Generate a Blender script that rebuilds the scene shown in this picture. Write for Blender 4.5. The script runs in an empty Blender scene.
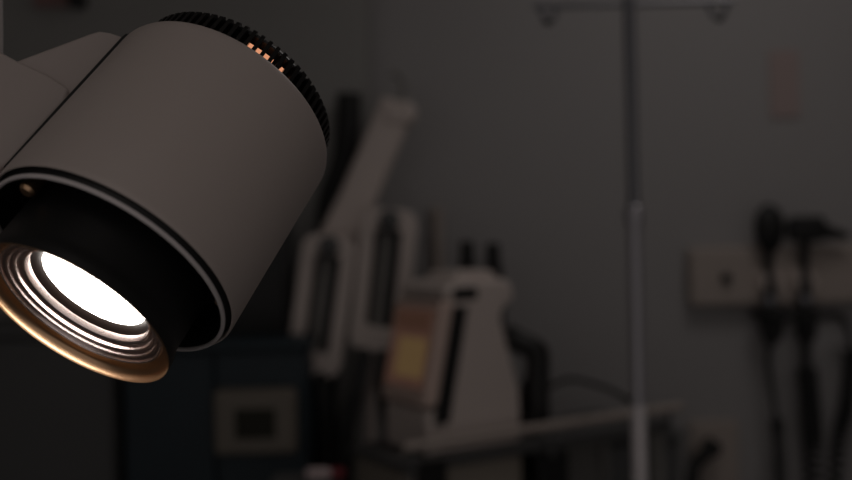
import bpy, bmesh, math, random
from mathutils import Vector, Matrix
random.seed(4)
sc = bpy.context.scene
COL = sc.collection
PI = math.pi

# ------------------------------------------------------------------ camera frame
F = 1000.0                       # focal length in pixels of an 852 px wide frame
ROLL = math.radians(1.3)
CAM = Vector((0, 0, 1.35))
RIGHT = Vector((math.cos(ROLL), 0, -math.sin(ROLL)))
UP = Vector((math.sin(ROLL), 0, math.cos(ROLL)))
FWD = Vector((0, 1, 0))

def at(x, y, Z):
    """world point seen at pixel x, y at distance Z from the camera plane"""
    return CAM + (RIGHT * ((x - 426) / F) + FWD + UP * ((240 - y) / F)) * Z

# ------------------------------------------------------------------ materials
MATS = {}
def mat(name, col, rough=.5, metal=0., bump=0., bscale=60., vary=.06, vscale=6., spec=.5, coat=0., emit=None, estr=0.):
    if name in MATS: return MATS[name]
    m = bpy.data.materials.new(name); m.use_nodes = True
    nt = m.node_tree; b = nt.nodes['Principled BSDF']
    b.inputs['Roughness'].default_value = rough
    b.inputs['Metallic'].default_value = metal
    b.inputs['Specular IOR Level'].default_value = spec
    b.inputs['Coat Weight'].default_value = coat
    tc = nt.nodes.new('ShaderNodeTexCoord')
    nz = nt.nodes.new('ShaderNodeTexNoise'); nz.inputs['Scale'].default_value = vscale; nz.inputs['Detail'].default_value = 4
    nt.links.new(tc.outputs['Object'], nz.inputs['Vector'])
    mx = nt.nodes.new('ShaderNodeMix'); mx.data_type = 'RGBA'
    lo = [max(0, c * (1 - vary)) for c in col]; hi = [min(1, c * (1 + vary)) for c in col]
    mx.inputs['A'].default_value = (*lo, 1); mx.inputs['B'].default_value = (*hi, 1)
    nt.links.new(nz.outputs['Fac'], mx.inputs['Factor'])
    nt.links.new(mx.outputs['Result'], b.inputs['Base Color'])
    if bump:
        n2 = nt.nodes.new('ShaderNodeTexNoise'); n2.inputs['Scale'].default_value = bscale; n2.inputs['Detail'].default_value = 3
        nt.links.new(tc.outputs['Object'], n2.inputs['Vector'])
        bp = nt.nodes.new('ShaderNodeBump'); bp.inputs['Strength'].default_value = bump; bp.inputs['Distance'].default_value = .002
        nt.links.new(n2.outputs['Fac'], bp.inputs['Height']); nt.links.new(bp.outputs['Normal'], b.inputs['Normal'])
    if emit:
        b.inputs['Emission Color'].default_value = (*emit, 1); b.inputs['Emission Strength'].default_value = estr
    MATS[name] = m
    return m

M_lampshell = mat('pale grey lamp enamel', (.57, .49, .452), .42, bump=.02, bscale=300, vary=.02)
M_lampjoint = mat('pale grey cast joint', (.505, .432, .402), .5, vary=.03)
M_lip = mat('light grey rim', (.76, .70, .69), .35, vary=.02)
M_black = mat('matt black plastic', (.012, .012, .012), .5)
M_blackgloss = mat('black lacquered metal', (.010, .009, .008), .3)
M_well = mat('black lamp interior', (.010, .010, .010), .45)
M_baffle = mat('polished baffle metal', (.78, .65, .62), .24, 1.)
M_bezel = mat('warm polished bezel', (.74, .47, .28), .30, 1.)
M_brown = mat('dark bronze ring', (.008, .005, .004), .6, spec=.08)
M_lens = mat('glowing lens glass', (.9, .9, .9), .2, emit=(1, .93, .86), estr=15)
M_vent = mat('hot lamp interior glow', (.3, .15, .08), .5, emit=(1, .42, .22), estr=.7)
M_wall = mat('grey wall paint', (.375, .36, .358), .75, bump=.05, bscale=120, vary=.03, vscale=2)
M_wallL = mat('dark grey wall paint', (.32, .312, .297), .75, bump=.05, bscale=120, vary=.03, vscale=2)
M_ceil = mat('white ceiling paint', (.7, .69, .67), .8, bump=.05, vary=.02)
M_floor = mat('grey vinyl floor', (.16, .155, .15), .4, vary=.15, vscale=30)
M_chrome = mat('brushed steel', (.52, .50, .53), .38, .6, vary=.04)
M_polelit = mat('painted pole highlight', (.92, .86, .87), .4, .2, vary=.02)  # lighter tone that carries the highlight of the lower pole
M_dsteel = mat('dull dark steel', (.27, .27, .29), .4, .7, vary=.04)
M_beige = mat('beige plastic', (.44, .375, .335), .5, vary=.04)
M_pale = mat('pale grey plastic', (.66, .57, .525), .5, vary=.04)
M_grey = mat('mid grey plastic', (.26, .25, .235), .5, vary=.05)
M_dgrey = mat('dark grey laminate', (.10, .10, .10), .55, vary=.06)
M_navy = mat('navy blue laminate', (.012, .026, .036), .5, vary=.1)
M_tan = mat('tan plastic', (.30, .265, .22), .5, vary=.05)
M_screenoff = mat('unlit dark screen', (.028, .027, .018), .5, spec=.2)
M_bezelp = mat('pinkish beige plastic', (.72, .55, .48), .5, vary=.03)
M_disp = mat('dull tan plastic', (.19, .165, .135), .5, vary=.04)
M_white = mat('white plastic', (.7, .68, .66), .4, vary=.02)
M_red = mat('dark red plastic', (.22, .02, .03), .4)
M_pink = mat('pink paper label', (.62, .5, .5), .7)
M_signred = mat('faded red brown notice', (.405, .318, .303), .7, vary=.05)
M_redtag = mat('dull red panel', (.30, .17, .16), .6)
M_rubber = mat('black rubber', (.015, .015, .015), .65, bump=.1)
M_lightpanel = mat('ceiling lamp diffuser', (.8, .8, .8), .5, emit=(1, .95, .9), estr=.15)

# ------------------------------------------------------------------ mesh helpers
def link(name, bm, m, parent=None, smooth=None, bevel=0., mats=None):
    me = bpy.data.meshes.new(name)
    bmesh.ops.recalc_face_normals(bm, faces=bm.faces[:])
    if smooth:
        for f in bm.faces: f.smooth = True
    bm.to_mesh(me); bm.free()
    o = bpy.data.objects.new(name, me); COL.objects.link(o)
    if m: me.materials.append(m)
    for x in (mats or []): me.materials.append(x)
    if parent: o.parent = parent
    if bevel:
        b = o.modifiers.new('bevel', 'BEVEL'); b.width = bevel; b.segments = 3; b.limit_method = 'ANGLE'; b.angle_limit = math.radians(40)
        for f in me.polygons: f.use_smooth = True
        w = o.modifiers.new('wn', 'WEIGHTED_NORMAL'); w.keep_sharp = True
    elif smooth:
        try:
            me.set_sharp_from_angle(angle=math.radians(smooth if smooth > 1 else 35))
        except Exception: pass
    return o

def B(): return bmesh.new()

def box(bm, x0, x1, y0, y1, z0, z1, M=None):
    vs = [bm.verts.new((x, y, z)) for x in (x0, x1) for y in (y0, y1) for z in (z0, z1)]
    for q in ((0, 1, 3, 2), (4, 6, 7, 5), (0, 4, 5, 1), (2, 3, 7, 6), (0, 2, 6, 4), (1, 5, 7, 3)):
        bm.faces.new([vs[i] for i in q])
    if M is not None:
        for v in vs: v.co = M @ v.co
    return bm

def prism(bm, pts, off):
    """closed polygon pts (3D, coplanar) swept by the vector off"""
    off = Vector(off)
    a = [bm.verts.new(Vector(p)) for p in pts]; b = [bm.verts.new(Vector(p) + off) for p in pts]
    n = len(pts)
    bm.faces.new(a); bm.faces.new(b[::-1])
    for i in range(n): bm.faces.new((a[i], a[(i + 1) % n], b[(i + 1) % n], b[i]))
    return bm

def lathe(bm, prof, seg=96, closed=False, M=None):
    """prof: list of (radius, height) about local Z"""
    rings = []
    for r, h in prof:
        if r < 1e-6: rings.append([bm.verts.new((0, 0, h))])
        else: rings.append([bm.verts.new((r * math.cos(2 * PI * k / seg), r * math.sin(2 * PI * k / seg), h)) for k in range(seg)])
    pairs = list(zip(rings, rings[1:]))
    if closed: pairs.append((rings[-1], rings[0]))
    for a, b in pairs:
        for k in range(seg):
            k2 = (k + 1) % seg
            if len(a) == 1 and len(b) == 1: continue
            if len(a) == 1: bm.faces.new((a[0], b[k2], b[k]))
            elif len(b) == 1: bm.faces.new((a[k], a[k2], b[0]))
            else: bm.faces.new((a[k], a[k2], b[k2], b[k]))
    if M is not None:
        for R_ in rings:
            for v in R_: v.co = M @ v.co
    return bm

def smoothpath(pts, n=8):
    P = [Vector(p) for p in pts]
    if len(P) < 3: return P
    out = []
    for i in range(len(P) - 1):
        p0 = P[max(i - 1, 0)]; p1 = P[i]; p2 = P[i + 1]; p3 = P[min(i + 2, len(P) - 1)]
        for k in range(n):
            t = k / n
            out.append(.5 * ((2 * p1) + (-p0 + p2) * t + (2 * p0 - 5 * p1 + 4 * p2 - p3) * t * t + (-p0 + 3 * p1 - 3 * p2 + p3) * t ** 3))
    out.append(P[-1])
    return out

def tube(bm, pts, r, seg=14, rr=None, cap=True):
    P = [Vector(p) for p in pts]
    t0 = (P[1] - P[0]).normalized()
    ref = Vector((0, 0, 1)) if abs(t0.z) < .9 else Vector((1, 0, 0))
    u = t0.cross(ref).normalized()
    rings = []
    for i, p in enumerate(P):
        t = (P[min(i + 1, len(P) - 1)] - P[max(i - 1, 0)]).normalized()
        u = (u - t * u.dot(t)).normalized(); v = t.cross(u)
        ra = rr[i] if rr else r
        rings.append([bm.verts.new(p + (u * math.cos(2 * PI * k / seg) + v * math.sin(2 * PI * k / seg)) * ra) for k in range(seg)])
    for a, b in zip(rings, rings[1:]):
        for k in range(seg): bm.faces.new((a[k], a[(k + 1) % seg], b[(k + 1) % seg], b[k]))
    if cap:
        bm.faces.new(rings[0][::-1]); bm.faces.new(rings[-1])
    return bm

def ball(bm, c, rx, ry=None, rz=None, seg=20):
    ry = ry or rx; rz = rz or rx
    r = bmesh.ops.create_uvsphere(bm, u_segments=seg, v_segments=seg // 2 + 2, radius=1)
    for v in r['verts']: v.co = Vector((v.co.x * rx, v.co.y * ry, v.co.z * rz)) + Vector(c)
    return bm

def tag(o, label, cat, group=None):
    o['label'] = label; o['category'] = cat
    if group: o['group'] = group
    return o

def empty(name, loc, label, cat, group=None, M=None):
    o = bpy.data.objects.new(name, None); COL.objects.link(o); o.empty_display_size = .05
    if M is not None: o.matrix_world = M
    else: o.location = loc
    return tag(o, label, cat, group)

def struct(name, bm, m):
    o = link(name, bm, m); o['kind'] = 'structure'; return o

def frame_at(origin, ux):
    """matrix of an upright local frame whose X runs along ux (horizontal)"""
    ux = Vector((ux[0], ux[1], 0)).normalized(); uz = Vector((0, 0, 1)); uy = uz.cross(ux)
    M = Matrix((ux, uy, uz)).transposed().to_4x4(); M.translation = Vector(origin)
    return M

# ------------------------------------------------------------------ the room
WY = 2.75
struct('floor', box(B(), -2.2, 2.2, -1.6, WY + .1, -.1, 0), M_floor)
struct('ceiling', box(B(), -2.2, 2.2, -1.6, WY + .1, 2.7, 2.8), M_ceil)
struct('wall_back', box(B(), -2.2, 2.2, WY, WY + .1, 0, 2.7), M_wall)
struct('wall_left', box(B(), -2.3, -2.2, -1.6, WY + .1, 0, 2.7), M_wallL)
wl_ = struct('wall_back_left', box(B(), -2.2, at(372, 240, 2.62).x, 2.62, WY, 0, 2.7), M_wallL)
struct('wall_right', box(B(), 2.2, 2.3, -1.6, WY + .1, 0, 2.7), M_wall)
struct('baseboard_back', box(B(), -2.2, 2.2, WY - .015, WY, 0, .1), M_dgrey)

# ------------------------------------------------------------------ examination lamp (in focus, foreground)
LR = .07
LP = Vector((-0.12085, 0.58626466, 0.0709))
AX = Vector((-0.36833412, -0.58070296, -0.72602621)); NN = Vector((0.26273017, -0.81411552, 0.51786946)); E1 = Vector((-0.89179753, 0, 0.452434709))
def c2w(v): return RIGHT * v.x + FWD * v.y + UP * v.z
wa, wn, we = c2w(AX), c2w(NN), c2w(E1)
LM = Matrix((wn, we, wa)).transposed().to_4x4(); LM.translation = CAM + c2w(LP)
LMi = LM.inverted()
lamp = empty('examination_lamp', None, 'large pale grey cylindrical examination lamp, switched on, at the upper left close to the camera', 'lamp', M=LM)
def L(prof): return [(r * LR, d * LR) for r, d in prof]
def lpx(x, y, nl):
    """local lamp point on the plane n = nl (in radii) seen at pixel x, y"""
    o = LMi @ CAM; p = LMi @ at(x, y, 1.0); d = p - o
    t = (nl * LR - o.x) / d.x
    return o + d * t

hs = link('housing', lathe(B(), L([(.80, .01), (.80, -.034), (.90, -.034), (.952, -.031), (.976, -.018), (.985, .005), (.987, .05),
     (.989, .4), (.994, .8), (.999, 1.2), (1.006, 1.60), (1.004, 1.634), (.998, 1.643), (.990, 1.643), (.984, 1.635), (.978, 1.3), (.80, 1.2)]), 160), M_lampshell, lamp, smooth=50)
link('groove_ring', lathe(B(), L([(.979, 1.50), (.979, 1.60), (.958, 1.63), (.956, 1.683), (.93, 1.683), (.93, 1.50)]), 128, closed=True), M_black, lamp, smooth=35)
link('front_lip', lathe(B(), L([(.934, 1.682), (.960, 1.680), (.965, 1.694), (.960, 1.708), (.947, 1.713), (.936, 1.706), (.931, 1.694)]), 160, closed=True), M_lip, lamp, smooth=60)
link('recess', lathe(B(), L([(.93, 1.66), (.90, 1.55), (.86, 1.30), (.60, 1.25)]), 128), M_well, lamp, smooth=40)
# cooling ring with its fins at the rear
cr = B()
lathe(cr, L([(.77, -.03), (.77, -.255), (.825, -.27), (.835, -.283), (.830, -.295), (.80, -.303), (.5, -.31), (0, -.315)]), 144)
NF = 76
for k in range(NF):
    a = 2 * PI * k / NF; hw = PI / NF * .44
    pts = []
    for s in (-1, 1):
        for r, d in ((.77, -.02), (.890, -.02), (.896, -.06), (.888, -.265), (.868, -.29), (.77, -.29)):
            pts.append((s, r, d))
    vs = [cr.verts.new((r * LR * math.cos(a + s * hw), r * LR * math.sin(a + s * hw), d * LR)) for s, r, d in pts]
    n = 6
    cr.faces.new(vs[:n]); cr.faces.new(vs[n:][::-1])
    for i in range(n): cr.faces.new((vs[i], vs[(i + 1) % n], vs[n + (i + 1) % n], vs[n + i]))
link('cooling_ring', cr, M_blackgloss, lamp, smooth=30)
# lamp light leaking through a few of the cooling slots
for a0, a1 in ((-5, -20.5), (-26, -29.5)):
    vg = B(); prev = None
    for k in range(9):
        a = math.radians(a0 + (a1 - a0) * k / 8)
        cur = [vg.verts.new((r * LR * math.cos(a), r * LR * math.sin(a), d * LR)) for r, d in ((.78, -.09), (.862, -.09), (.862, -.155), (.78, -.155))]
        if prev:
            for i in range(4): vg.faces.new((prev[i], prev[(i + 1) % 4], cur[(i + 1) % 4], cur[i]))
        else: vg.faces.new(cur)
        prev = cur
    vg.faces.new(prev[::-1])
    link('vent_glow', vg, M_vent, lamp)
# lens barrel with the bezel, the stepped baffle and the glowing lens
barrel = link('lens_barrel', lathe(B(), L([(.72, 1.2), (.735, 1.6), (.742, 1.98), (.756, 2.03), (.767, 2.07), (.7715, 2.10), (.7720, 2.150), (.7700, 2.150), (.7685, 2.11), (.765, 2.085), (.748, 2.05), (.70, 2.0), (.70, 1.9), (.50, 1.8)]), 128), M_well, lamp, smooth=35)
link('bezel', lathe(B(), L([(.7700, 2.1505), (.7698, 2.1560), (.7670, 2.1575), (.7648, 2.153), (.7646, 2.136), (.7612, 2.112), (.7560, 2.096), (.7480, 2.082), (.7380, 2.072), (.725, 2.064), (.69, 2.059), (.665, 2.058), (.665, 2.02)]), 160), M_bezel, barrel, smooth=30)
prof = [(.668, 2.057), (.662, 2.060), (.654, 2.066), (.645, 2.066), (.639, 2.060), (.632, 2.036), (.616, 2.034),
        (.612, 2.040), (.606, 2.044), (.598, 2.044), (.593, 2.038), (.588, 2.008), (.574, 2.006),
        (.570, 2.012), (.564, 2.016), (.556, 2.016), (.551, 2.010), (.547, 1.980), (.534, 1.978),
        (.530, 1.986), (.518, 1.984), (.502, 1.974), (.497, 1.962), (.488, 1.922), (.480, 1.915)]
link('baffle', lathe(B(), L(prof), 160), M_baffle, barrel, smooth=28)
link('lens_ring', lathe(B(), L([(.490, 1.922), (.484, 1.926), (.462, 1.908), (.440, 1.885), (.434, 1.862), (.428, 1.84), (.50, 1.84)]), 96, closed=True), M_brown, barrel, smooth=35)
link('lens', lathe(B(), L([(0, 1.905), (.12, 1.904), (.24, 1.899), (.34, 1.892), (.40, 1.884), (.425, 1.875), (.43, 1.86)]), 96), M_lens, barrel, smooth=60)
# little bronze studs added in place of glints in the recess
for deg, rr_, dd_, sz in ((-75, .895, 1.60, 1.0), (47, .84, 1.64, 1.7)):
    a = math.radians(deg)
    link('glint_stud', lathe(B(), [(0, .004 * sz), (.0018 * sz, .004 * sz), (.0025 * sz, .003 * sz), (.0025 * sz, -.01)], 16, M=Matrix.Translation((rr_ * LR * math.cos(a), rr_ * LR * math.sin(a), dd_ * LR))), M_bezel, lamp, smooth=30)
# joint plate, yoke arm and drop tube
jp = [lpx(x, y, .10) for x, y in ((150, 50), (128, 37), (110, 31), (99, 29.5), (90, 32), (20, 58), (-20, 74), (-30, 150), (14, 166), (60, 130))]
link('joint_plate', prism(B(), jp, (-.55 * LR, 0, 0)), M_lampjoint, lamp, bevel=.003)
ya = [lpx(x, y, .15) for x, y in ((-70, 10), (-25, 36), (18, 60), (47, 73), (70, 88), (66, 100), (10, 162), (-30, 190), (-80, 190))]
gap_pts = [lpx(x, y, .30) for x, y in ((150, 40), (126, 33.5), (121.6, 37), (62, 102), (4, 166), (30, 168), (120, 90))]
link('gap_shade', prism(B(), gap_pts, (-.30 * LR, 0, 0)), M_rubber, lamp)  # dark strip added for the shade in the gap beside the housing
link('yoke_arm', prism(B(), ya, (-.35 * LR, 0, 0)), M_lampjoint, lamp, bevel=.0025)
tb = B()
p0 = LMi @ at(-21, 110, .60); 
top = at(-21, 60, .60); top.z = 2.695
tube(tb, [p0, LMi @ at(-21, 20, .60), LMi @ top], .0135, 24)
lathe(tb, [(0, 0), (.07, 0), (.07, .015), (.03, .04), (.014, .06)], 40, M=LMi @ Matrix.Translation(top + Vector((0, 0, .004))) @ Matrix.Rotation(PI, 4, 'X'))
link('drop_tube', tb, M_lip, lamp, smooth=40)

# ------------------------------------------------------------------ infusion pole
PZ = 1.70
pb = at(634.5, 240, PZ); PX, PY = pb.x, pb.y
ztop = at(627, 3, PZ).z; zj = at(633, 214, PZ).z
pole = empty('infusion_pole', (PX, PY, 0), 'tall steel infusion pole with a hooked crossbar in front of the grey wall', 'pole')
link('lower_tube', tube(B(), [(0, 0, .10), (0, 0, zj)], .0125, 24), M_chrome, pole, smooth=40)
link('upper_tube', tube(B(), [(0, 0, zj - .05), (0, 0, ztop + .01)], .0105, 24), M_dsteel, pole, smooth=40)
link('pole_highlight', tube(B(), [(0, 0, .3), (0, 0, at(638, 405, PZ).z)], .0131, 24), M_polelit, pole, smooth=40)  # highlight low on the pole, put in as a lighter outer tube
ck = link('clamp_collar', lathe(B(), [(.0126, 0), (.016, .002), (.017, .02), (.015, .03), (.0106, .034)], 32, M=Matrix.Translation((0, 0, zj - .02))), M_chrome, pole, smooth=40)
link('crossbar', tube(B(), [(at(533, 3, PZ).x - PX, 0, ztop - .002), (at(733, 3, PZ).x - PX, 0, ztop - .002)], .005, 16), M_dsteel, pole, smooth=40)
for xx, s in ((549, -1), (716, 1)):
    hx = at(xx, 10, PZ).x - PX
    h = link('hook', tube(B(), smoothpath([(hx - s * .012, 0, ztop), (hx - s * .010, -.002, ztop - .018), (hx, -.006, ztop - .030), (hx + s * .012, -.01, ztop - .022), (hx + s * .016, -.012, ztop - .008)]), .0042, 12), M_dsteel, pole, smooth=40)
    link('hook_tip', ball(B(), (hx + s * .004, -.008, ztop - .031), .008, .007, .006), M_black, h, smooth=60)
link('base_hub', lathe(B(), [(0, .13), (.02, .13), (.03, .11), (.035, .06), (.035, .05), (0, .05)], 32), M_dsteel, pole, smooth=40)
for k in range(5):
    a = 2 * PI * k / 5 + .3
    c_, s_ = math.cos(a), math.sin(a)
    lg = link('leg', tube(B(), [(.025 * c_, .025 * s_, .085), (.27 * c_, .27 * s_, .062)], .012, 14, rr=[.014, .010]), M_dsteel, pole, smooth=40)
    link('caster', lathe(B(), [(0, -.01), (.022, -.01), (.025, -.006), (.025, .006), (.022, .01), (0, .01)], 24,
         M=Matrix.Translation((.265 * c_, .265 * s_, .0255)) @ Matrix.Rotation(a + PI / 2, 4, 'Z') @ Matrix.Rotation(PI / 2, 4, 'Y') ), M_rubber, lg, smooth=40)

# ------------------------------------------------------------------ wall diagnostic station
def wx(x, dy=.075): return at(x, 275, WY - dy).x
def wz(y, x=770): return at(x, y, WY - .07).z
st = empty('diagnostic_wall_panel', (wx(770), WY, wz(276)), 'beige wall panel with cradles that holds the black hand instruments, at the right', 'medical panel')
SX, SZ = wx(770), wz(276)
link('panel', box(B(), wx(693) - SX, wx(905) - SX, -.045, 0, wz(306) - SZ, wz(246) - SZ), M_beige, st, bevel=.012)
link('dial', lathe(B(), [(0, .02), (.010, .02), (.013, .016), (.014, 0)], 24, M=Matrix.Translation((wx(729) - SX, -.045, wz(278, 729) - SZ)) @ Matrix.Rotation(PI / 2, 4, 'X')), M_black, st, smooth=40)
inst = [(771, 'a'), (805, 'b')]
for x, k in inst:
    X = wx(x) - SX; z = wz(280) - SZ
    c = B()
    box(c, X - .030, X + .030, -.052, -.045, z - .038, z + .030)
    for s in (-1, 1): box(c, X + s * .022 - .007, X + s * .022 + .007, -.085, -.05, z - .022, z + .012)
    link('cradle', c, M_pale, st, bevel=.003)
    zb, zt_, hw_ = wz(340) - SZ, wz(309) - SZ, (.036 if k == 'a' else .025)
    link('holster', prism(B(), [(X - .020, -.098, zb), (X + .020, -.098, zb), (X + hw_, -.098, zt_), (X - hw_, -.098, zt_)], (0, .05, 0)), M_rubber, st, bevel=.006)

def instrument(name, x, label, head, group):
    X = wx(x); Y = WY - .075; z0 = wz(345); z1 = wz(262)
    o = empty(name, (X, Y, z0), label, 'medical instrument', group)
    H = z1 - z0
    link('handle', lathe(B(), [(0, 0), (.012, 0), (.016, .006), (.0165, .05), (.0150, .10), (.0145, H * .72), (.011, H * .8), (.0105, H * .96), (.012, H), (0, H)], 28), M_black, o, smooth=40)
    link('collar', lathe(B(), [(.0151, 0), (.0185, .004), (.0185, .022), (.0151, .026)], 28, M=Matrix.Translation((0, 0, H * .48))), M_dsteel, o, smooth=40)
    link('neck', tube(B(), [(0, 0, H), (0, -.004, H + .062)], .011, 18, rr=[.0115, .014]), M_black, o, smooth=40)
    b = B()
    if head == 'oval':
        ball(b, (.002, -.005, H + .090), .041, .028, .066, 28)
    else:
        box(b, -.046, .054, -.028, .018, H + .052, H + .120)
    hd = link('head', b, M_black, o, smooth=60 if head == 'oval' else None, bevel=0 if head == 'oval' else .016)
    if head != 'oval':
        link('speculum_tip', tube(B(), [(.045, -.006, H + .080), (.115, -.006, H + .064)], .02, 20, rr=[.022, .009]), M_black, hd, smooth=50)
    else:
        link('eyepiece', lathe(B(), [(0, .012), (.012, .012), (.016, .008), (.016, 0)], 24, M=Matrix.Translation((.002, -.030, H + .09)) @ Matrix.Rotation(PI / 2, 4, 'X')), M_blackgloss, hd, smooth=40)
    return o, X, Y, z0
i1 = instrument('ophthalmoscope', 769, 'black hand instrument with an oval head, left one in the wall panel', 'oval', 'hand instruments in the wall panel')
i2 = instrument('otoscope', 805, 'black hand instrument with a wide beaked head, right one in the wall panel', 'beak', 'hand instruments in the wall panel')

def coil(bm, path, R, r, turns, seg=8):
    P = smoothpath(path, 40)
    n = turns * 14
    pts = []
    for i in range(n + 1):
        s = i / n * (len(P) - 1); a = int(min(s, len(P) - 2)); p = P[a].lerp(P[a + 1], s - a)
        th = 2 * PI * turns * i / n
        pts.append(p + Vector((math.cos(th) * R, math.sin(th) * R, 0)))
    tube(bm, pts, r, seg)
    return bm
# cords: from the handle bottoms down towards the floor
def wp(x, y, dy=.075): return at(x, y, WY - dy)
c1 = B(); z = i1[3]
tube(c1, smoothpath([(i1[1], i1[2], z + .004), wp(768, 360), wp(773, 395), wp(777, 420)]), .007, 10)
coil(c1, [wp(777, 420), wp(780, 455), wp(783, 500), wp(790, 560)], .013, .0045, 26)
tube(c1, smoothpath([wp(790, 560), wp(790, 620), wp(790, 700)]), .005, 10)
tag(link('coiled_cord', c1, M_rubber, smooth=60), 'black coiled cord that hangs from the left hand instrument', 'cord', 'cords of the wall panel')
c2 = B(); z = i2[3]
tube(c2, smoothpath([(i2[1], i2[2], z + .004), wp(806, 355), wp(807, 370)]), .012, 10)
coil(c2, [wp(807, 370), wp(811, 410), wp(813, 450), wp(817, 560)], .021, .006, 34)
tag(link('coiled_cord', c2, M_rubber, smooth=60), 'thick black coiled cord that hangs from the right hand instrument', 'cord', 'cords of the wall panel')
c3 = B()
tube(c3, smoothpath([wp(752, 312, .055), wp(780, 317, .125), wp(812, 318, .125), wp(838, 316, .06), wp(848, 330, .06), wp(852, 352, .06)]), .009, 10)
coil(c3, [wp(852, 352, .06), wp(848, 400, .06), wp(838, 450, .06), wp(836, 560, .06)], .017, .006, 30)
tag(link('coiled_cord', c3, M_rubber, smooth=60), 'black cord looped along the panel bottom, hanging at the right edge', 'cord', 'cords of the wall panel')

# notices and small things on the wall
def wallcard(name, x0, x1, y0, y1, m, label, cat, d=.006, WY=WY):
    a = at(x0, y1, WY); b = at(x1, y0, WY)
    o = link(name, box(B(), a.x, b.x, WY - d, WY, a.z, b.z), m, bevel=.0015)
    return tag(o, label, cat)
wallcard('wall_notice', 770, 798, 50, 118, M_signred, 'faint reddish upright notice on the grey wall above the instruments', 'notice')
wallcard('red_wall_panel', 36, 70, -40, 8, M_redtag, 'dull red panel on the wall above the lamp joint', 'wall panel', .02, 2.62)
wallcard('black_wall_box', 73, 86, -40, 9, M_black, 'small black box on the wall beside the dull red panel', 'box', .04, 2.62)

# socket plate low on the wall with a black plug
a = at(688, 420, WY); b_ = at(738, 500, WY)
so = empty('wall_socket', ((a.x + b_.x) / 2, WY, (a.z + b_.z) / 2), 'beige socket plate low on the wall, right of the pole', 'socket')
link('plate', box(B(), a.x - so.location.x, b_.x - so.location.x, -.02, 0, b_.z - so.location.z, a.z - so.location.z), M_beige, so, bevel=.006)
pg = B()
pc = at(711, 447, WY - .04)
tube(pg, [(pc.x, WY - .02, pc.z), (pc.x, WY - .065, pc.z)], .022, 20)
tube(pg, smoothpath([(pc.x, WY - .06, pc.z), at(703, 456, 2.68), at(694, 468, 2.63), at(692, 490, 2.60), at(692, 560, 2.60), Vector((at(692, 560, 2.60).x, 2.60, .03))]), .018, 14)
tag(link('black_plug', pg, M_rubber, smooth=50), 'black plug with a thick cord in the low socket plate', 'plug')

# ------------------------------------------------------------------ equipment cart, turned about 31 degrees
ZR = .955                                   # height of the guard rail
CA = Vector((-.050, 1.92, 0)); CB = Vector((.545, 2.29, 0))
cu = (CB - CA).normalized(); CLN = (CB - CA).length; CD = .235
CM = frame_at(CA, cu)
cart = empty('equipment_cart', None, 'pale equipment cart with a guard rail that carries the patient monitor', 'cart', M=CM)
SH = ZR - .035
link('shelf', box(B(), 0, CLN, .0, CD, SH - .02, SH), M_dgrey, cart, bevel=.004)
gr = B()
tube(gr, [(-.01, -.012, ZR), (CLN + .03, -.012, ZR)], .0095, 18)
link('guard_rail', gr, M_beige, cart, smooth=40)
for x in (.006, CLN * .5, CLN - .01):
    link('rail_post', tube(B(), [(x, -.012, SH - .03), (x, -.012, ZR)], .006, 12), M_dgrey, cart, smooth=40)
link('cabinet', box(B(), .01, .29, .012, CD - .01, .16, SH - .02), M_tan, cart, bevel=.006)
link('side_recess', box(B(), .03, .095, -.003, .013, SH - .085, SH - .002), M_black, cart, bevel=.004)
for k in range(3):
    z0 = .18 + k * .2
    dr = link('drawer', box(B(), .02, .28, .002, .013, z0, z0 + .19), M_tan, cart, bevel=.004)
    link('drawer_handle', tube(B(), smoothpath([(.10, .002, z0 + .13), (.10, -.02, z0 + .13), (.20, -.02, z0 + .13), (.20, .002, z0 + .13)], 4), .006, 10), M_grey, dr, smooth=40)
link('side_box', box(B(), .325, .405, -.004, .09, SH - .30, SH - .02), M_black, cart, bevel=.008)
link('lower_shelf', box(B(), .29, CLN, .01, CD - .01, .2, .22), M_dgrey, cart, bevel=.004)
link('back_panel', box(B(), .29, CLN - .0, CD - .025, CD - .01, .22, SH - .02), M_grey, cart)
for x in (.015, CLN - .015):
    for y in (.025, CD - .025):
        lg = link('leg', box(B(), x - .012, x + .012, y - .012, y + .012, .06, SH - .02 if x > .1 else .17), M_grey, cart)
        link('caster', lathe(B(), [(0, -.012), (.026, -.012), (.03, -.008), (.03, .008), (.026, .012), (0, .012)], 24,
             M=Matrix.Translation((x, y, .031)) @ Matrix.Rotation(PI / 2, 4, 'X')), M_rubber, lg, smooth=40)

# ---- patient monitor on the cart: local x = front to back, y = away from the camera side
mo = CM @ Vector((.040, .030, SH))
MM = frame_at(mo, cu)
yv = Vector((0, 1, 0))
mon = empty('patient_monitor', None, 'pale portable patient monitor with an amber screen and carrying handle on the cart', 'monitor', M=MM)
MH, MD, MW = .385, .265, .175
TL = .085            # the sloping front is set back by TL over the height
def fx(z): return TL * z / MH
def sec(pts, y0, y1): return prism(B(), [(x, y0, z) for x, z in pts], (0, y1 - y0, 0))
link('body', sec([(.070, 0), (MD, 0), (MD, .10), (MD - .045, .262), (MD - .038, .285), (MD - .012, .298), (MD - .012, .330), (MD - .028, .346), (.110, .346), (.082, .338), (.074, .310), (.098, .300), (.092, .22)], 0, MW), M_pale, mon, bevel=.012)
link('dark_band', sec([(.034 + fx(.06), .06), (.072 + fx(.06), .06), (.072 + fx(.295), .295), (.034 + fx(.295), .295)], -.001, MW + .001), M_black, mon, bevel=.004)
link('front_bezel', sec([(fx(.095), .095), (.036 + fx(.095), .095), (.036 + fx(.305), .305), (fx(.305), .305)], -.004, MW + .004), M_bezelp, mon, bevel=.012)
link('chin', sec([(.030, 0), (.075, 0), (.075 + fx(.09), .09), (.012 + fx(.09), .09)], .004, MW - .004), M_pale, mon, bevel=.008)
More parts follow.
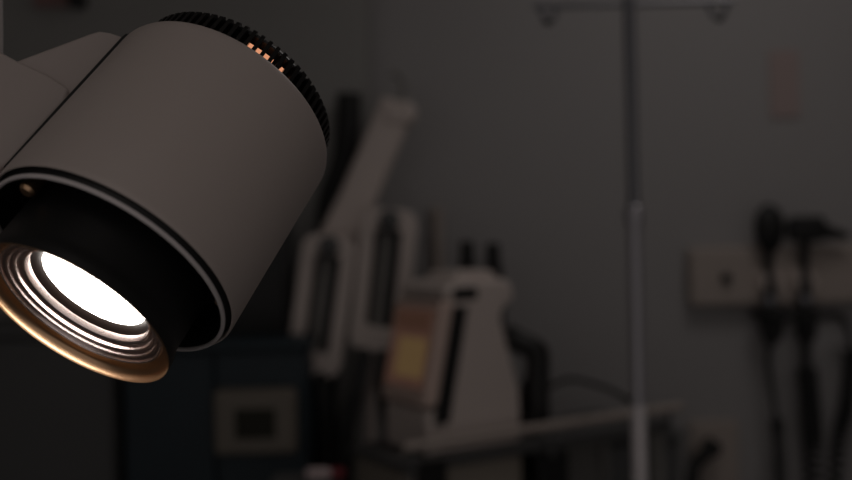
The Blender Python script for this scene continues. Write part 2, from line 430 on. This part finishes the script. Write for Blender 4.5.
sl = Vector((TL, 0, MH)).normalized(); nf = Vector((-sl.z, 0, sl.x))
def on_front(y, s, h): return sl * s + yv * y + nf * h
def fplate(y0, y1, s0, s1, h, t):
    return prism(B(), [on_front(y0, s0, h), on_front(y1, s0, h), on_front(y1, s1, h), on_front(y0, s1, h)], nf * t)
M_scr = mat('dim reddish screen', (.03, .02, .02), .3, emit=(1, .50, .36), estr=.05)
M_scr2 = mat('amber read-out', (.03, .02, .01), .3, emit=(1, .62, .27), estr=.08)
M_scr3 = mat('brown read-out', (.03, .02, .01), .3, emit=(1, .48, .32), estr=.035)
scn = link('screen', fplate(.012, MW - .012, .135, .295, -.001, .003), M_scr, mon)
link('lit_readout', fplate(.020, .128, .155, .235, .002, .001), M_scr2, scn)
link('dim_readout', fplate(.020, MW - .020, .250, .288, .002, .001), M_scr3, scn)
link('carrying_handle', sec([(.120, .335), (MD - .03, .335), (MD - .035, .356), (MD - .05, .364), (.14, .364), (.125, .356)], .03, MW - .03), M_pale, mon, bevel=.008)
link('handle_slot', box(B(), .098, .160, -.002, .02, .305, .333), M_black, mon, bevel=.005)

# black bent arm behind the monitor, a black bottle and a cable, all on the cart shelf
def on_shelf(x, y, z=0): return CM @ Vector((x, y, SH + z))
ba = B()
foot = CM @ Vector((.335, .10, SH))
Zf = foot.y
def arm_pt(x, y): return at(x, y, Zf)
p_foot = foot
tube(ba, [p_foot, p_foot + Vector((0, 0, .012))], .035, 24)
tube(ba, smoothpath([p_foot, arm_pt(536, 420), arm_pt(537, 385), arm_pt(538, 362), arm_pt(537, 352), arm_pt(530, 347), arm_pt(515, 340), arm_pt(504, 333)], 6), .026, 18)
tag(link('bent_arm', ba, M_blackgloss, smooth=50), 'bent black support arm on the cart, right of the pale monitor', 'arm')
bp = CM @ Vector((.40, .14, SH))
zt = at(555, 380, bp.y).z - SH
bo = empty('bottle', bp, 'small black bottle on the cart beside the bent black arm', 'bottle')
link('body', lathe(B(), [(0, 0), (.013, 0), (.015, .003), (.015, zt * .72), (.010, zt * .82), (.009, zt * .86), (0, zt * .86)], 24), M_black, bo, smooth=40)
link('cap', lathe(B(), [(0, zt * .86), (.011, zt * .86), (.011, zt), (0, zt)], 24), M_blackgloss, bo, smooth=40)

# two black canisters on the far side of the cart, seen above the monitor
for px, top, lab in ((468, 241, 'black canister behind the pale monitor, left one of two'), (494, 243, 'black canister behind the pale monitor, right one of two')):
    q = at(px, 300, 2.47)
    hh = at(px, top, 2.47).z
    o = empty('canister', (q.x, q.y, .92), lab, 'canister', 'black canisters behind the monitor')
    link('body', lathe(B(), [(0, 0), (.024, 0), (.026, .004), (.026, (hh - .92) * .8), (.020, (hh - .92) * .9), (0, (hh - .92) * .9)], 24), M_black, o, smooth=40)
    link('cap', lathe(B(), [(.018, (hh - .92) * .9), (.018, hh - .92 - .004), (.014, hh - .92), (0, hh - .92)], 24), M_rubber, o, smooth=40)
ta = empty('side_table', (at(470, 300, 2.47).x, 2.49, 0), 'narrow dark table behind the cart under the black canisters', 'table')
link('table_top', box(B(), -.09, .16, -.08, .08, .90, .92), M_dgrey, ta, bevel=.003)
for x in (-.08, .15):
    for y in (-.07, .07): link('leg', box(B(), x - .01, x + .01, y - .01, y + .01, 0, .90), M_dgrey, ta)

# pale hose between the pumps and the monitor
hq = at(437, 205, 2.6)
tag(link('wall_conduit', tube(B(), [(hq.x, WY - .016, .0), (hq.x, WY - .016, hq.z)], .016, 16), M_beige, smooth=40), 'pale vertical conduit on the wall behind the monitor', 'conduit')

# ------------------------------------------------------------------ pump stand left of the monitor
SZp = 2.50
sb = at(366, 400, SZp)
ps = empty('pump_stand', (sb.x, sb.y, 0), 'tall pale stand with a slanted arm between lamp and monitor', 'stand')
def pl(x, y, Z=SZp): return at(x, y, Z) - Vector((sb.x, sb.y, 0))
link('post', tube(B(), [(0, 0, .06), pl(368, 300)], .016, 20), M_pale, ps, smooth=40)
dn = pl(399, 103) ; dm = pl(338, 246)
ln = (dm - dn).normalized(); lt = Vector((ln.z, 0, -ln.x))
w0, w1 = .056, .062
arm = prism(B(), [dn - lt * w0 * .8 - Vector((0, .03, 0)), dn + lt * w0 * .8 - Vector((0, .03, 0)), pl(362, 205) + lt * w1 - Vector((0, .03, 0)), dm + lt * w1 * .9 - Vector((0, .03, 0)), dm - lt * w1 * .9 - Vector((0, .03, 0)), pl(352, 195) - lt * w1 - Vector((0, .03, 0))], (0, .07, 0))
link('slanted_arm', arm, M_pale, ps, bevel=.014)
link('arm_cap', prism(B(), [pl(x, y) - Vector((0, .036, 0)) for x, y in ((384, 112), (388, 103), (410, 102), (418, 112), (412, 126), (386, 126))], (0, .08, 0)), M_pale, ps, bevel=.01)
link('hook', tube(B(), smoothpath([pl(398, 104), pl(404, 90), pl(400, 76), pl(390, 74)]), .0085, 12), M_grey, ps, smooth=40)
lg5 = []
link('base', lathe(B(), [(0, .03), (.10, .03), (.11, .04), (.10, .055), (.03, .075), (0, .075)], 40), M_grey, ps, smooth=40)
for k in range(4):
    a = PI / 4 + k * PI / 2
    link('caster', ball(B(), (.085 * math.cos(a), .085 * math.sin(a), .017), .017), M_rubber, ps, smooth=60)
# crossbeam carrying both pumps
link('crossbeam', prism(B(), [pl(x, y, SZp - .049) for x, y in ((306, 320), (306, 296), (405, 280), (405, 300))], (0, .03, 0)), M_grey, ps, bevel=.004)

def pump(cx0, cy0, w, h, lean, Z, label):
    """pale pump: rounded frame round a dark recess, dial at the top; cx0,cy0 = centre pixel, w,h in pixels"""
    s = Z / F
    c = at(cx0, cy0, Z)
    M = Matrix.Translation(c) @ Matrix.Rotation(math.radians(lean), 4, 'Y')
    o = empty('infusion_pump', None, label, 'medical pump', 'pumps on the stand', M=M)
    W, H = w * s / 2, h * s / 2
    fr = B()
    b = .27 * W * 2
    t = .36 * W * 2
    n = 28
    out = []; inn = []
    def rrect(W_, H_, zc, R_):
        pts = []
        for (sx, sz, a0) in ((1, 1, 0), (-1, 1, 90), (-1, -1, 180), (1, -1, 270)):
            for k in range(7):
                a = math.radians(a0 + 15 * k)
                pts.append((sx * (W_ - R_) + R_ * math.cos(a), zc + sz * (H_ - R_) + R_ * math.sin(a)))
        return pts
    O = rrect(W, H, 0, W * .55); I = rrect(W - b, H - .5 * (t + b * 1.6), -(t - b * 1.6) / 2 - .0, W * .2)
    vo = [[fr.verts.new((x, y, z)) for x, z in O] for y in (-.045, .04)]
    vi = [[fr.verts.new((x, y, z)) for x, z in I] for y in (-.045, .04)]
    m = len(O)
    for i in range(m):
        j = (i + 1) % m
        fr.faces.new((vo[0][i], vo[0][j], vi[0][j], vi[0][i])); fr.faces.new((vo[1][i], vo[1][j], vi[1][j], vi[1][i]))
        fr.faces.new((vo[0][i], vo[0][j], vo[1][j], vo[1][i])); fr.faces.new((vi[0][i], vi[0][j], vi[1][j], vi[1][i]))
    link('frame', fr, M_pale, o, bevel=.006)
    link('recessed_panel', box(B(), -W + b * .8, W - b * .8, -.01, .03, -H + b, H - t * .8), M_black, o)
    link('syringe', tube(B(), [(-.004, -.02, -H + b * 1.2), (-.004, -.02, H - t * 1.2)], .011, 16), M_grey, o, smooth=40)
    link('dial', lathe(B(), [(0, .016), (.019, .016), (.024, .012), (.026, 0)], 28, M=Matrix.Translation((.0, -.044, H - t * .55)) @ Matrix.Rotation(PI / 2, 4, 'X')), M_dgrey, o, smooth=40)
    return o
pump(323, 305, 54, 140, 9, SZp - .09, 'pale pump with a round dark dial on the stand, lower left one of two')
pump(384, 280, 56, 142, 7, SZp - .09, 'pale pump with a round dark dial on the stand, upper right one of two')

# black hoses around the stand
def hose(pts, r, label):
    e = pts[-1]; pts = pts + [Vector((e.x, e.y, r + .004))]
    P = smoothpath(pts, 8)
    tag(link('black_hose', tube(B(), P, r, 14), M_rubber, smooth=60), label, 'hose', 'black hoses around the pump stand')
hose([at(349, 94, 2.57), at(348, 130, 2.57), at(343, 165, 2.575), at(331, 200, 2.58), at(326, 250, 2.575), at(325, 330, 2.58), at(325, 520, 2.58), at(325, 690, 2.58)], .032, 'thick black hose that runs down behind the slanted arm')
hose([at(321, 372, 2.38), at(323, 400, 2.37), at(326, 440, 2.37), at(328, 520, 2.37)], .019, 'black hose that hangs below the lower left pump')
hose([at(364, 352, 2.38), at(358, 385, 2.31), at(350, 412, 2.27), at(346, 440, 2.26), at(345, 540, 2.26)], .020, 'black hose that slants down from the upper right pump')
hose([at(384, 352, 2.33), at(382, 385, 2.30), at(386, 410, 2.28), at(396, 440, 2.27), at(402, 500, 2.27)], .016, 'black hose between the pumps and the pale monitor')

# ------------------------------------------------------------------ cabinets at the left
def cabinet(name, x0, x1, ytop, Z, depth, m, label, doors, panel=False):
    a = at(x0, ytop, Z); b = at(x1, ytop, Z)
    o = empty(name, (a.x, Z, 0), label, 'cabinet')
    W = b.x - a.x; Ht = a.z
    link('body', box(B(), 0, W, .018, depth, .0, Ht), m, o, bevel=.003)
    link('worktop', box(B(), -.01, W + .01, -.01, depth, Ht, Ht + .02), m, o, bevel=.003)
    for k in range(doors):
        d = link('door', box(B(), W * k / doors + .004, W * (k + 1) / doors - .004, 0, .018, .08, Ht - .01), m, o, bevel=.002)
        link('handle', tube(B(), smoothpath([(W * (k + .9) / doors, 0, Ht * .5), (W * (k + .9) / doors, -.025, Ht * .5), (W * (k + .9) / doors, -.025, Ht * .5 - .12), (W * (k + .9) / doors, 0, Ht * .5 - .12)], 4), .005, 10), M_dsteel, d, smooth=40)
    return o
nav = cabinet('navy_cabinet', 122, 306, 352, 2.22, .13, M_navy, 'navy blue cabinet with a pale framed display, under the lamp', 2)
cabinet('grey_cabinet', -140, 113, 340, 2.24, .36, M_dgrey, 'dark grey cabinet at the lower left, beside the navy one', 2)
# tall dark cabinet behind the lamp
a = at(190, 172, 2.46); b = at(284, 172, 2.46)
tc = empty('tall_cabinet', (a.x, 2.46, 0), 'tall dark cabinet behind the lamp, left of the pump stand', 'cabinet')
link('body', box(B(), 0, b.x - a.x, .018, .155, 0, a.z), M_dgrey, tc, bevel=.004)
link('door', box(B(), .004, b.x - a.x - .004, 0, .018, .08, a.z - .01), M_black, tc, bevel=.003)
# display in the navy cabinet front
o0 = nav.location
dd = at(216, 454, 2.19) - o0; ee = at(296, 388, 2.19) - o0
ct = link('display', box(B(), dd.x, ee.x, -.055, .0, dd.z, ee.z), M_disp, nav, bevel=.012)
ct['label'] = 'pale framed display on the navy cabinet'
iw = (ee.x - dd.x); ih = ee.z - dd.z
link('dark_screen', box(B(), dd.x + iw * .27, ee.x - iw * .24, -.058, -.053, dd.z + ih * .26, ee.z - ih * .28), M_screenoff, ct, bevel=.002)

# small low table in front of the pump stand with a vial
vq = at(345, 478, 2.02)
lt_ = empty('instrument_table', (vq.x, 2.03, 0), 'small dark table left of the cart, under the vial', 'table')
TZ = at(345, 478, 2.02).z
link('table_top', box(B(), -.15, -.02, -.07, .05, TZ - .02, TZ), M_dgrey, lt_, bevel=.003)
for x in (-.14, -.03):
    for y in (-.06, .04): link('leg', box(B(), x - .008, x + .008, y - .008, y + .008, 0, TZ - .02), M_dgrey, lt_)
vp = at(307, 478, 2.01); vp.z = TZ + .012
vi = empty('vial', vp, 'small pale vial with a dark red cap lying on the dark table', 'vial')
link('body', lathe(B(), [(0, 0), (.011, 0), (.012, .002), (.012, .040), (.008, .046), (.008, .05), (0, .05)], 24, M=Matrix.Rotation(PI / 2, 4, 'Y')), M_pink, vi, smooth=40)
link('cap', lathe(B(), [(.008, .05), (.0115, .05), (.0115, .075), (0, .075)], 24, M=Matrix.Rotation(PI / 2, 4, 'Y')), M_red, vi, smooth=40)

# dark bin behind the cart, right of the pole
a = at(572, 432, 2.5); b = at(680, 432, 2.5)
bn = empty('waste_bin', ((a.x + b.x) / 2, 2.58, 0), 'dark waste bin against the wall behind the pole', 'bin')
hw = (b.x - a.x) / 2
link('body', prism(B(), [(-hw * .86, -.09, 0), (hw * .86, -.09, 0), (hw, -.09, a.z - .03), (-hw, -.09, a.z - .03)], (0, .2, 0)), M_dgrey, bn, bevel=.012)
link('lid', box(B(), -hw - .006, hw + .006, -.098, .118, a.z - .03, a.z), M_dgrey, bn, bevel=.01)
# cable hanging from the bottle side of the cart to the pole
tag(link('thin_cable', tube(B(), smoothpath([CM @ Vector((.415, .15, SH + .006)), CM @ Vector((.425, .15, SH + .06)), at(566, 380, 2.25), at(600, 386, 2.1), at(622, 396, 1.9), at(633, 404, PZ + .018)]), .005, 10), M_rubber, smooth=60), 'thin dark cable from the cart to the pole', 'cable')

# ------------------------------------------------------------------ lights: dimmed ceiling lamp near the wall and an added key light
def ceiling_light(x, y, sx, sy, power, col, label):
    o = empty('ceiling_light', (x, y, 2.7), label, 'ceiling light', 'dimmed ceiling lights')
    link('frame', box(B(), -sx / 2 - .03, sx / 2 + .03, -sy / 2 - .03, sy / 2 + .03, -.03, 0), M_white, o, bevel=.004)
    link('diffuser', box(B(), -sx / 2, sx / 2, -sy / 2, sy / 2, -.036, -.03), M_lightpanel, o)
    l = bpy.data.lights.new('ceiling_lamp', 'AREA'); l.shape = 'RECTANGLE'; l.size = sx; l.size_y = sy; l.energy = power; l.color = col
    lo = bpy.data.objects.new('ceiling_lamp', l); COL.objects.link(lo); lo.parent = o; lo.location = (0, 0, -.045)
    return o
ceiling_light(.85, 1.75, +.6, .6, 2.25, (1, .93, .90), 'dimmed square ceiling light near the grey wall')
ceiling_light(-.1, -.8, .9, .9, 1.0, (1, .88, .82), 'added unseen key light behind the camera, dimmed and square')  # key light added to light the lamp housing; its ceiling fixture is invented

w = bpy.data.worlds.new('dim room'); sc.world = w; w.use_nodes = True
w.node_tree.nodes['Background'].inputs['Color'].default_value = (1, .93, .91, 1)
w.node_tree.nodes['Background'].inputs['Strength'].default_value = .178

# ------------------------------------------------------------------ camera
cd = bpy.data.cameras.new('camera'); co = bpy.data.objects.new('camera', cd); COL.objects.link(co)
cm = Matrix((RIGHT, UP, -FWD)).transposed().to_4x4(); cm.translation = CAM
co.matrix_world = cm
cd.sensor_width = 36; cd.lens = F * 36 / 852
cd.clip_start = .02
cd.dof.use_dof = True; cd.dof.focus_distance = .545; cd.dof.aperture_fstop = (cd.lens / 1000) / .0105
cd.dof.aperture_blades = 0
sc.camera = co
vs = sc.view_settings
vs.view_transform = 'Standard'; vs.look = 'None'; vs.gamma = 1; vs.exposure = 0; vs.use_curve_mapping = False
